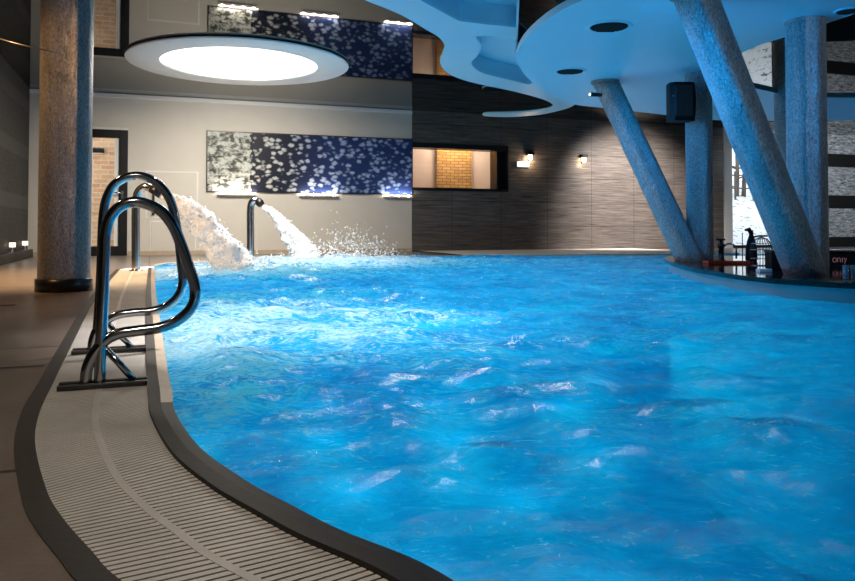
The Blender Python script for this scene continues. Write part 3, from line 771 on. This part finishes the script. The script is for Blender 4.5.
so = [(517, 61), (518.5, 50), (527, 37), (543, 22.5), (563, 9.5), (588, -2), (640, -22), (720, -60), (860, -110), (1100, -120), (1400, -40), (1500, 20), (1350, 75), (1100, 105), (950, 114), (855, 120), (790, 121), (723, 120.5), (680, 116.5), (640, 112), (602, 107.8), (575, 104.5), (555, 97), (538, 86.5), (525, 75)]
hol = [(700, 70), (725, 62), (741, 53), (762, 44), (786, 36.5), (820, 25), (855, 13), (900, -8), (1000, -30), (1130, 0), (1120, 60), (980, 92), (900, 97), (855, 97.5), (820, 97), (787, 94.5), (755, 88), (725, 81)]
SO = [tuple(p) for p in catmull(pz(so, ZS), 6, True)]; SH = [tuple(p) for p in catmull(pz(hol, ZS), 6, True)]
bc = thing('bar_canopy', 'large rounded blue-lit canopy over the island bar with round vents', 'ceiling', at_z(620, 60, ZS))
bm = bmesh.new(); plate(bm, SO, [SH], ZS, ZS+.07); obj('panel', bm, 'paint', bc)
bm = bmesh.new(); rib_wall(bm, SH, ZS-.004, ZS+.075); obj('opening_rim', bm, 'rim', bc)
for (u, v, w) in ((609, 26.5, 47), (570, 71, 33), (848, 10.5, 26)):
    c = at_z(u, v, ZS); r = w/2/F*c.y
    bm = bmesh.new(); lathe(bm, c, [(r*.78, -.004), (r*.9, -.014), (r, -.004), (r, .0)], 40); bmesh.ops.delete(bm, geom=[f for f in bm.faces if len(f.verts) > 8], context='FACES_ONLY'); fr2 = obj('air_vent', bm, 'paint', bc)
    bm = bmesh.new(); lathe(bm, c, [(.001, -.006), (r*.8, -.006)], 40); gr = obj('grille', bm, 'grille', fr2)
    bm = bmesh.new()
    for k in range(-5, 6):
        y = k*r*.13; hw = math.sqrt(max(0, (r*.76)**2-y*y))
        box(bm, c.x-hw, c.x+hw, c.y+y-.006, c.y+y+.006, ZS-.016, ZS-.006)
    obj('vent_slats', bm, 'grille', fr2)

# ------------------------------------------------------------------ island bar
wl = [(675, 275.5), (697, 283.2), (722, 289.2), (743, 293.8), (760, 296.5), (778, 299), (815, 302.5), (855, 305.5), (900, 307.5)]
front = [at_z(u, v, WATER) for u, v in wl]
ISL = catmull([Vector((3.9, 11.2, 0)), Vector((3.42, 10.6, 0))]+[Vector((p.x, p.y, 0)) for p in front]+[Vector((4.6, 5.75, 0)), Vector((6.2, 6.0, 0)), Vector((7.4, 7.6, 0)), Vector((7.4, 9.8, 0)), Vector((6.0, 11.3, 0))], 5, True)
cen = sum(ISL, Vector())/len(ISL)
ib = thing('island_bar', 'low curved island bar in the water with a black glossy counter', 'bar', (cen.x, cen.y, -.3))
bm = bmesh.new(); rib_wall(bm, ISL, -2.28, ZC-.045); obj('front_panel', bm, 'island', ib)
TOP = [p+(p-cen).normalized()*.10 for p in ISL]
bm = bmesh.new(); plate(bm, TOP, [], ZC-.045, ZC); obj('countertop', bm, 'counter', ib)

# things on the bar
def onbar(u, v): return at_z(u, v, ZC)
p = onbar(728, 263.6); th = thing('serving_tray', 'long red tray lying on the black bar counter', 'tray', p)
bm = bmesh.new(); box(bm, p.x-.27, p.x+.27, p.y-.10, p.y+.10, ZC, ZC+.012, bev=.005); obj('tray_base', bm, 'red', th)
bm = bmesh.new()
for a in ((-.27, -.255, -.1, .1), (.255, .27, -.1, .1), (-.255, .255, -.1, -.088), (-.255, .255, .088, .1)): box(bm, p.x+a[0], p.x+a[1], p.y+a[2], p.y+a[3], ZC+.006, ZC+.03)
obj('tray_rim', bm, 'red', th)
S = .0118   # metres per pixel there
p = onbar(729, 262); p.y += .25
th = thing('beer_tap', 'dark beer tap with an arched spout on the bar counter', 'tap', p)
bm = bmesh.new(); lathe(bm, p, [(.06, 0), (.06, .012), (.035, .02), (.03, .17), (.045, .18), (.045, .22), (.02, .23), (.018, .27)], 20); obj('body', bm, 'frame', th)
bm = bmesh.new(); tube(bm, [p+Vector((.03, 0, .15))]+[p+Vector((.11-.085*math.cos(a), 0, .15+.075*math.sin(a))) for a in [i*math.pi/10 for i in range(11)]]+[p+Vector((.195, 0, .03))], .012, 10); obj('spout', bm, 'steel', th)
bm = bmesh.new(); box(bm, p.x-.06, p.x+.05, p.y-.02, p.y+.02, ZC+.265, ZC+.29, bev=.006); obj('lever', bm, 'frame', th)
p = onbar(751.5, 261.2)
th = thing('black_carafe', 'tall black carafe with a hooked neck on the bar counter', 'carafe', p)
bm = bmesh.new(); lathe(bm, p, [(.06, 0), (.075, .02), (.07, .16), (.05, .26), (.028, .33), (.024, .38), (.03, .40)], 24); obj('body', bm, 'black', th)
bm = bmesh.new(); tube(bm, [p+Vector((.0, 0, .36)), p+Vector((-.03, 0, .41)), p+Vector((-.08, 0, .40))], [.028, .03, .014], 10); obj('spout', bm, 'black', th)
bm = bmesh.new(); tube(bm, [p+Vector((.03, 0, .31)), p+Vector((.10, 0, .325)), p+Vector((.21, 0, .325))], .012, 8); obj('handle', bm, 'black', th)
p = onbar(763.5, 266); p.y += .05
th = thing('wire_basket', 'domed wire basket on the bar counter beside the slanted column', 'basket', p)
bm = bmesh.new(); prof = [(.112, 0), (.12, .08), (.12, .18), (.105, .25), (.065, .305), (.012, .325)]
for k in range(20):
    a = 2*math.pi*k/20; tube(bm, [p+Vector((r*math.cos(a), r*math.sin(a), z)) for r, z in prof], .003, 5)
obj('uprights', bm, 'frame', th)
for r, z in prof[:-1]:
    bm = bmesh.new(); tube(bm, [p+Vector((r*math.cos(a), r*math.sin(a), z+.003)) for a in [i*math.pi/12 for i in range(25)]], .0032, 5, False); obj('hoop', bm, 'brushed', th)
p = onbar(742.6, 263); th = thing('thin_pole', 'thin dark pole standing left of the black carafe', 'pole', p)
bm = bmesh.new(); tube(bm, [p, p+Vector((0, 0, .37))], .006, 8); obj('rod', bm, 'frame', th)
bm = bmesh.new(); lathe(bm, p, [(.035, 0), (.035, .01), (.008, .016)], 16); obj('foot', bm, 'frame', th)
p = onbar(775.5, 269); th = thing('black_box', 'black box on the counter against the thick slanted column', 'box', p)
bm = bmesh.new(); box(bm, p.x-.06, p.x+.10, p.y-.05, p.y+.12, ZC, ZC+.19, bev=.008); obj('body', bm, 'black', th)
bm = bmesh.new(); box(bm, p.x-.065, p.x+.105, p.y-.055, p.y+.125, ZC+.17, ZC+.2, bev=.008); obj('lid', bm, 'frame', th)
# napkin holder: white block reflected by the counter
p = onbar(764, 272); th = thing('napkin_block', 'low white napkin block on the counter in front of the basket', 'napkins', p)
bm = bmesh.new(); box(bm, p.x-.06, p.x+.06, p.y-.05, p.y+.05, ZC, ZC+.03, bev=.004); obj('napkins', bm, 'whitepaint', th)
# back bar cabinet with a pale top edge, neon letters and glasses
p = at_y(848, 250, 8.3); x0, zt = at_y(829, 250, 8.3).x, p.z
th = thing('back_bar_cabinet', 'black back bar cabinet with a pale top edge right of the columns', 'cabinet', (x0+.6, 8.5, ZC))
bm = bmesh.new(); box(bm, x0, x0+1.3, 8.3, 8.75, ZC, zt-.012); obj('body', bm, 'black', th)
bm = bmesh.new(); box(bm, x0-.02, x0+1.32, 8.27, 8.77, zt-.012, zt+.006, bev=.003); obj('top', bm, 'brushed', th)
pn = at_y(840, 260, 8.28)
th = thing('neon_sign', 'faint pink looping letters on the black back bar front', 'sign', pn)
def loopy(bm, x, pts, dz=0.): tube(bm, [Vector((pn.x+x*.75+a*.026, 8.285, pn.z+dz+b*.030)) for a, b in pts], .0035, 6)
cir = [(.8*math.cos(i*math.pi/6), .8*math.sin(i*math.pi/6)) for i in range(13)]
for nm, x, pts in (('letter', -.075, cir), ('letter', -.01, [(-.6, -.8), (-.6, .7), (0, .8), (.5, .5), (.6, -.8)]), ('letter', .04, [(0, -.8), (0, .8)]), ('letter', .085, [(-.6, .8), (0, -.1), (.6, .8), (0, -.1), (-.4, -1.3)])):
    bm = bmesh.new(); loopy(bm, x, pts); obj(nm, bm, 'neon', th)
for u, lab in ((846, 'left clear tall glass in front of the back bar'), (854, 'right clear tall glass in front of the back bar')):
    p = onbar(u, 281); th = thing('tall_glass', lab, 'glass', p, 'tall glasses by the back bar')
    bm = bmesh.new(); lathe(bm, p, [(.022, 0), (.022, .006), (.02, .01), (.026, .13), (.023, .13), (.018, .02), (.001, .015)], 16); obj('cup', bm, 'glassware', th)

# ------------------------------------------------------------------ ladder
LA = at_z(86, 388, 0); LB = at_z(92.5, 353, 0)
def rail_pts(L, P0): return [on_plane(u, v, P0, WN) for u, v in L]
front_px = [(86, 389), (86, 378), (88, 366), (95, 352), (107, 339.5), (120, 333.5), (136, 331), (158, 328), (174, 322.5), (186.5, 313.5), (193, 304.5), (195.2, 294), (193.8, 282), (188, 264.5), (180.5, 243), (173, 226), (162, 212), (149, 205), (135, 202), (121, 206), (110.5, 217), (105.5, 232), (104.3, 250), (103.3, 280), (102, 320), (99.5, 382)]
far_px = [(91.8, 353), (92.5, 343), (97, 330), (106, 321), (118, 315), (134, 312.5), (152, 311), (167, 306), (178, 296), (182.5, 283), (181, 262), (178, 235), (173.5, 210), (166, 193), (155, 181.5), (140, 176), (125, 178), (113, 186), (106, 200), (103.2, 216), (102, 240), (100.5, 280), (98, 320), (95, 351)]
ld = thing('pool_ladder', 'polished steel pool ladder with two looped handrails', 'ladder', (LA.x, LA.y, 0))
FR, FB = rail_pts(front_px, LA), rail_pts(far_px, LB)
for P, q in ((FR, LA), (FB, LB)):
    P[0].z = -.01; P[-1].z = -.01
    bm = bmesh.new(); tube(bm, catmull(P, 6), .0212, 18); obj('handrail', bm, 'steel', ld)
for px, P0 in (([(106, 349), (137, 380.5)], LA), ([(107, 323), (134.5, 350)], LB)):
    a, b = rail_pts(px, P0); b.z = .005
    bm = bmesh.new(); tube(bm, [a, b], .013, 10); obj('brace', bm, 'steel', ld)
for P0, lo in ((LA, (58, 147)), (LB, (72, 146))):
    s0 = (on_plane(lo[0], P0 == LA and 386 or 352, P0, WN)-P0).dot(WD); s1 = (on_plane(lo[1], P0 == LA and 383 or 350, P0, WN)-P0).dot(WD)
    for off in (-.035, .03):
        bm = bmesh.new(); mt = Matrix.Translation(P0+WN*off) @ Matrix.Rotation(ANG, 4, 'Z')
        box(bm, s0, s1, -.012, .012, .003, .022, mt, .003); obj('base_bar', bm, 'dark_steel', ld)
    bm = bmesh.new(); mt = Matrix.Translation(P0) @ Matrix.Rotation(ANG, 4, 'Z')
    box(bm, s0, s1, -.022, .017, .003, .006, mt); obj('base_slot', bm, 'frame', ld)

# ------------------------------------------------------------------ fountains
def spout(P, pxs, D, rad, lab):
    th = thing('water_spout', lab, 'fountain', P, 'steel spouts at the far pool edge')
    pts = [Vector((P.x, P.y, 0))]+[at_y(u, v, D) for u, v in pxs[:-2]]
    bm = bmesh.new(); tube(bm, catmull(pts, 5), rad, 18); obj('pipe', bm, 'steel', th)
    e = [at_y(u, v, D) for u, v in pxs[-3:]]
    bm = bmesh.new(); tube(bm, e, [rad*1.03, rad*1.12, rad*.85], 18); obj('nozzle', bm, 'frame', th)
    bm = bmesh.new(); lathe(bm, Vector((P.x, P.y, 0)), [(rad*1.6, 0), (rad*1.6, .012), (rad*1.05, .02)], 24); obj('flange', bm, 'steel', th)
spout(P1, [(135.8, 240), (135.8, 212), (136.3, 200), (139, 191), (145, 187), (151, 188.5), (156, 191.5), (161, 195.5)], D1, .056, 'steel water spout seen behind the ladder, nearer of the two')
spout(P2, [(250.4, 240), (250.3, 215), (250.8, 206), (253, 201), (257, 200.5), (260, 203), (262, 205.5)], D2, .068, 'steel water spout under the leaf panel, farther of the two')
def jet(line, widths, lab, seed):
    P = catmull(line, 10); k = len(P); W = []
    for i in range(k):
        f = i/(k-1)*(len(widths)-1); a = int(min(f, len(widths)-2)); W.append(widths[a]+(widths[a+1]-widths[a])*(f-a))
    th = thing('water_jet', lab, 'water', P[-1], 'water jets')
    bm = bmesh.new(); rings = []; seg = 28
    T = [(P[min(i+1, k-1)]-P[max(i-1, 0)]).normalized() for i in range(k)]
    yv = Vector((0, 1, 0))
    for i in range(k):
        nx = T[i].cross(yv).normalized(); r = []
        for j in range(seg):
            a = 2*math.pi*j/seg; d = nx*math.cos(a)+yv*math.sin(a)*.75
            nn = noise.noise(d*2.2+Vector((seed, i*.33, 0)))*.42+noise.noise(d*5+Vector((seed, 0, i*.8)))*.3
            g = min(1, i/8)
            r.append(bm.verts.new(P[i]+d*W[i]/2*(1+nn*g)))
        rings.append(r)
    for a, b in zip(rings, rings[1:]):
        for j in range(seg): bm.faces.new((a[j], a[(j+1) % seg], b[(j+1) % seg], b[j])).smooth = True
    obj('stream', bm, 'jet', th)
    bm = bmesh.new(); rnd = random.Random(seed)
    for q in range(420):
        i = int(k*(rnd.random()**.5)*.999); a = rnd.random()*6.283; rr = W[i]/2*(.75+.5*rnd.random())
        nx = T[i].cross(yv).normalized(); p = P[i]+nx*math.cos(a)*rr+yv*math.sin(a)*rr*.7+Vector((0, 0, rnd.uniform(-.02, .03)))
        s = rnd.uniform(.006, .02)
        bmesh.ops.create_icosphere(bm, subdivisions=1, radius=s, matrix=Matrix.Translation(p))
    o = obj('droplets', bm, 'jet', th); o['kind'] = 'stuff'
jet(JET1, [.07, .20, .33, .44, .56], 'broad white water jet falling from the nearer spout', 3)
jet(JET2, [.10, .13, .24, .36, .48], 'narrow white water jet falling from the farther spout', 11)
# spray
bm = bmesh.new(); rnd = random.Random(5)
for q in range(1500):
    u = 309+rnd.gauss(30, 34); dd = abs(rnd.gauss(0, .16)); b = at_z(u, 262, 0); 
    p = Vector((b.x, D2-.2+rnd.gauss(0, .5), WATER+.02+dd*math.exp(-((u-345)/60)**2)*1.6))
    if not in_poly(p.x, p.y, POOL): continue
    bmesh.ops.create_icosphere(bm, subdivisions=1, radius=rnd.uniform(.004, .014), matrix=Matrix.Translation(p))
for q in range(700):
    b = JET1[-1]; p = Vector((b.x+rnd.gauss(.1, .35), b.y+rnd.gauss(0, .3), WATER+.03+abs(rnd.gauss(0, .09))))
    if not in_poly(p.x, p.y, POOL): continue
    bmesh.ops.create_icosphere(bm, subdivisions=1, radius=rnd.uniform(.004, .014), matrix=Matrix.Translation(p))
tag(obj('water_spray', bm, 'jet', origin=JET2[-1]), 'fine white spray over the water where the jets land', 'water', kind='stuff')

# ------------------------------------------------------------------ light
BLUE = (.01, .84, .92)
LAMPS = [(-.35, 3.6, 66), (-1.0, 4.9, 150), (.4, 4.6, 70), (-1.9, 6.6, 90), (-.2, 6.4, 90), (1.5, 6.2, 60), (-2.6, 8.4, 90), (-.8, 8.4, 90), (1.0, 8.2, 80), (-3.2, 10.4, 90), (-1.4, 10.4, 90), (.4, 10.3, 90), (2.2, 10., 70),
         (-1.8, 12.4, 80), (.2, 12.5, 80), (2.2, 12.4, 80), (.8, 14.2, 60), (3., 14.3, 60), (5., 14.2, 50), (2.4, 4.4, 10), (6., 3.6, 12), (7.5, 13.8, 60)]
for x, y, e in LAMPS:
    light('pool_lamp', 'POINT', (x, y, -1.9), BLUE, e*.60, .5)
# lamps of the hall, with added fill lights among them
light('disc_lamp', 'AREA', (c0.x, c0.y, 3.33), (1., .90, .76), 240, ri_*2, aim=(c0.x, c0.y, 0), shape='DISK')
light('deck_downlight', 'SPOT', (-4.9, 8.3, 3.3), (1., .62, .32), 1500, .15, aim=(-4.6, 9.0, 0), spot_size=1.5, spot_blend=.8)
light('pillar_spot', 'SPOT', (-4.5, 5.6, 2.9), (1., .50, .18), 190, .12, aim=(-3.3, 6.5, 1.2), spot_size=1.7, spot_blend=.8)
light('deck_downlight', 'SPOT', (-3.3, 4.0, 3.3), (1., .72, .48), 70, .15, aim=(-2.9, 3.6, 0), spot_size=1.7, spot_blend=.9)
light('blue_column_fill', 'SPOT', (1.5, 6.7, 2.15), (.01, .36, 1.), 260, .45, aim=(3.5, 6.9, 1.5), spot_size=1.5, spot_blend=.8)  # added blue fill for the thick columns, no fitting here
light('blue_column_fill', 'SPOT', (1.5, 9.2, 2.15), (.01, .36, 1.), 180, .45, aim=(3.4, 9.6, 1.5), spot_size=1.4, spot_blend=.8)  # added blue fill for the slim columns, hangs free too
light('pale_wall_fill', 'SPOT', wp(4.2, 3.4, 3.3), (1., .90, .76), 420, .3, aim=wp(4.2, 0, .9), spot_size=2.1, spot_blend=.9)  # added to lift the pale wall
light('wall_downlight', 'SPOT', wp(13.9, 2.6, 3.3), (1., .92, .86), 2000, .2, aim=wp(14.4, 0, 1.2), spot_size=1.5, spot_blend=.9)
light('stone_wall_fill', 'SPOT', wp(20.5, 4.5, 3.3), (.9, .96, 1.), 600, .2, aim=wp(21.5, 0, 1.4), spot_size=1.9, spot_blend=.9)  # added fill that brings out the striped stone
light('column_spot', 'SPOT', (6.6, 5.6, 2.45), (.95, .95, .92), 60, .15, aim=(3.6, 6.9, 1.2), spot_size=1.5, spot_blend=.7)
light('pool_fill', 'SPOT', (-.3, 4.9, 3.3), (1., .93, .92), 2100, .12, aim=(-.6, 4.7, 0), spot_size=1.0, spot_blend=.9)  # added white light to whiten the streaks by the ladder
light('pool_fill', 'SPOT', (-2.2, 10.6, 3.3), (1., .94, .90), 1700, .12, aim=(-2.4, 11.9, 0), spot_size=1.5, spot_blend=.9)  # added white light for the jets and their froth
light('deck_downlight', 'SPOT', (-.6, .6, 3.3), (1., .84, .70), 200, .3, aim=(-.5, 1.6, 0), spot_size=1.6, spot_blend=.9)
W = bpy.data.worlds.new('daylight'); SC.world = W; W.use_nodes = True
bg = W.node_tree.nodes['Background']; bg.inputs[0].default_value = (.86, .93, 1., 1); bg.inputs[1].default_value = 1.9

# camera
cd = bpy.data.cameras.new('camera'); cam = bpy.data.objects.new('camera', cd); COL.objects.link(cam); SC.camera = cam
cam.location = (0, 0, EYE); cam.rotation_euler = (math.pi/2+PITCH, 0, 0)
cd.sensor_width = 36; cd.lens = F/855*36; cd.shift_y = -(290.5-V0)/855; cd.clip_start = .05; cd.clip_end = 200
vs = SC.view_settings; vs.view_transform = 'Standard'; vs.look = 'None'; vs.exposure = 0.; vs.gamma = 1.; vs.use_curve_mapping = False
for o in SC.objects:
    if '_w' in o: del o['_w']
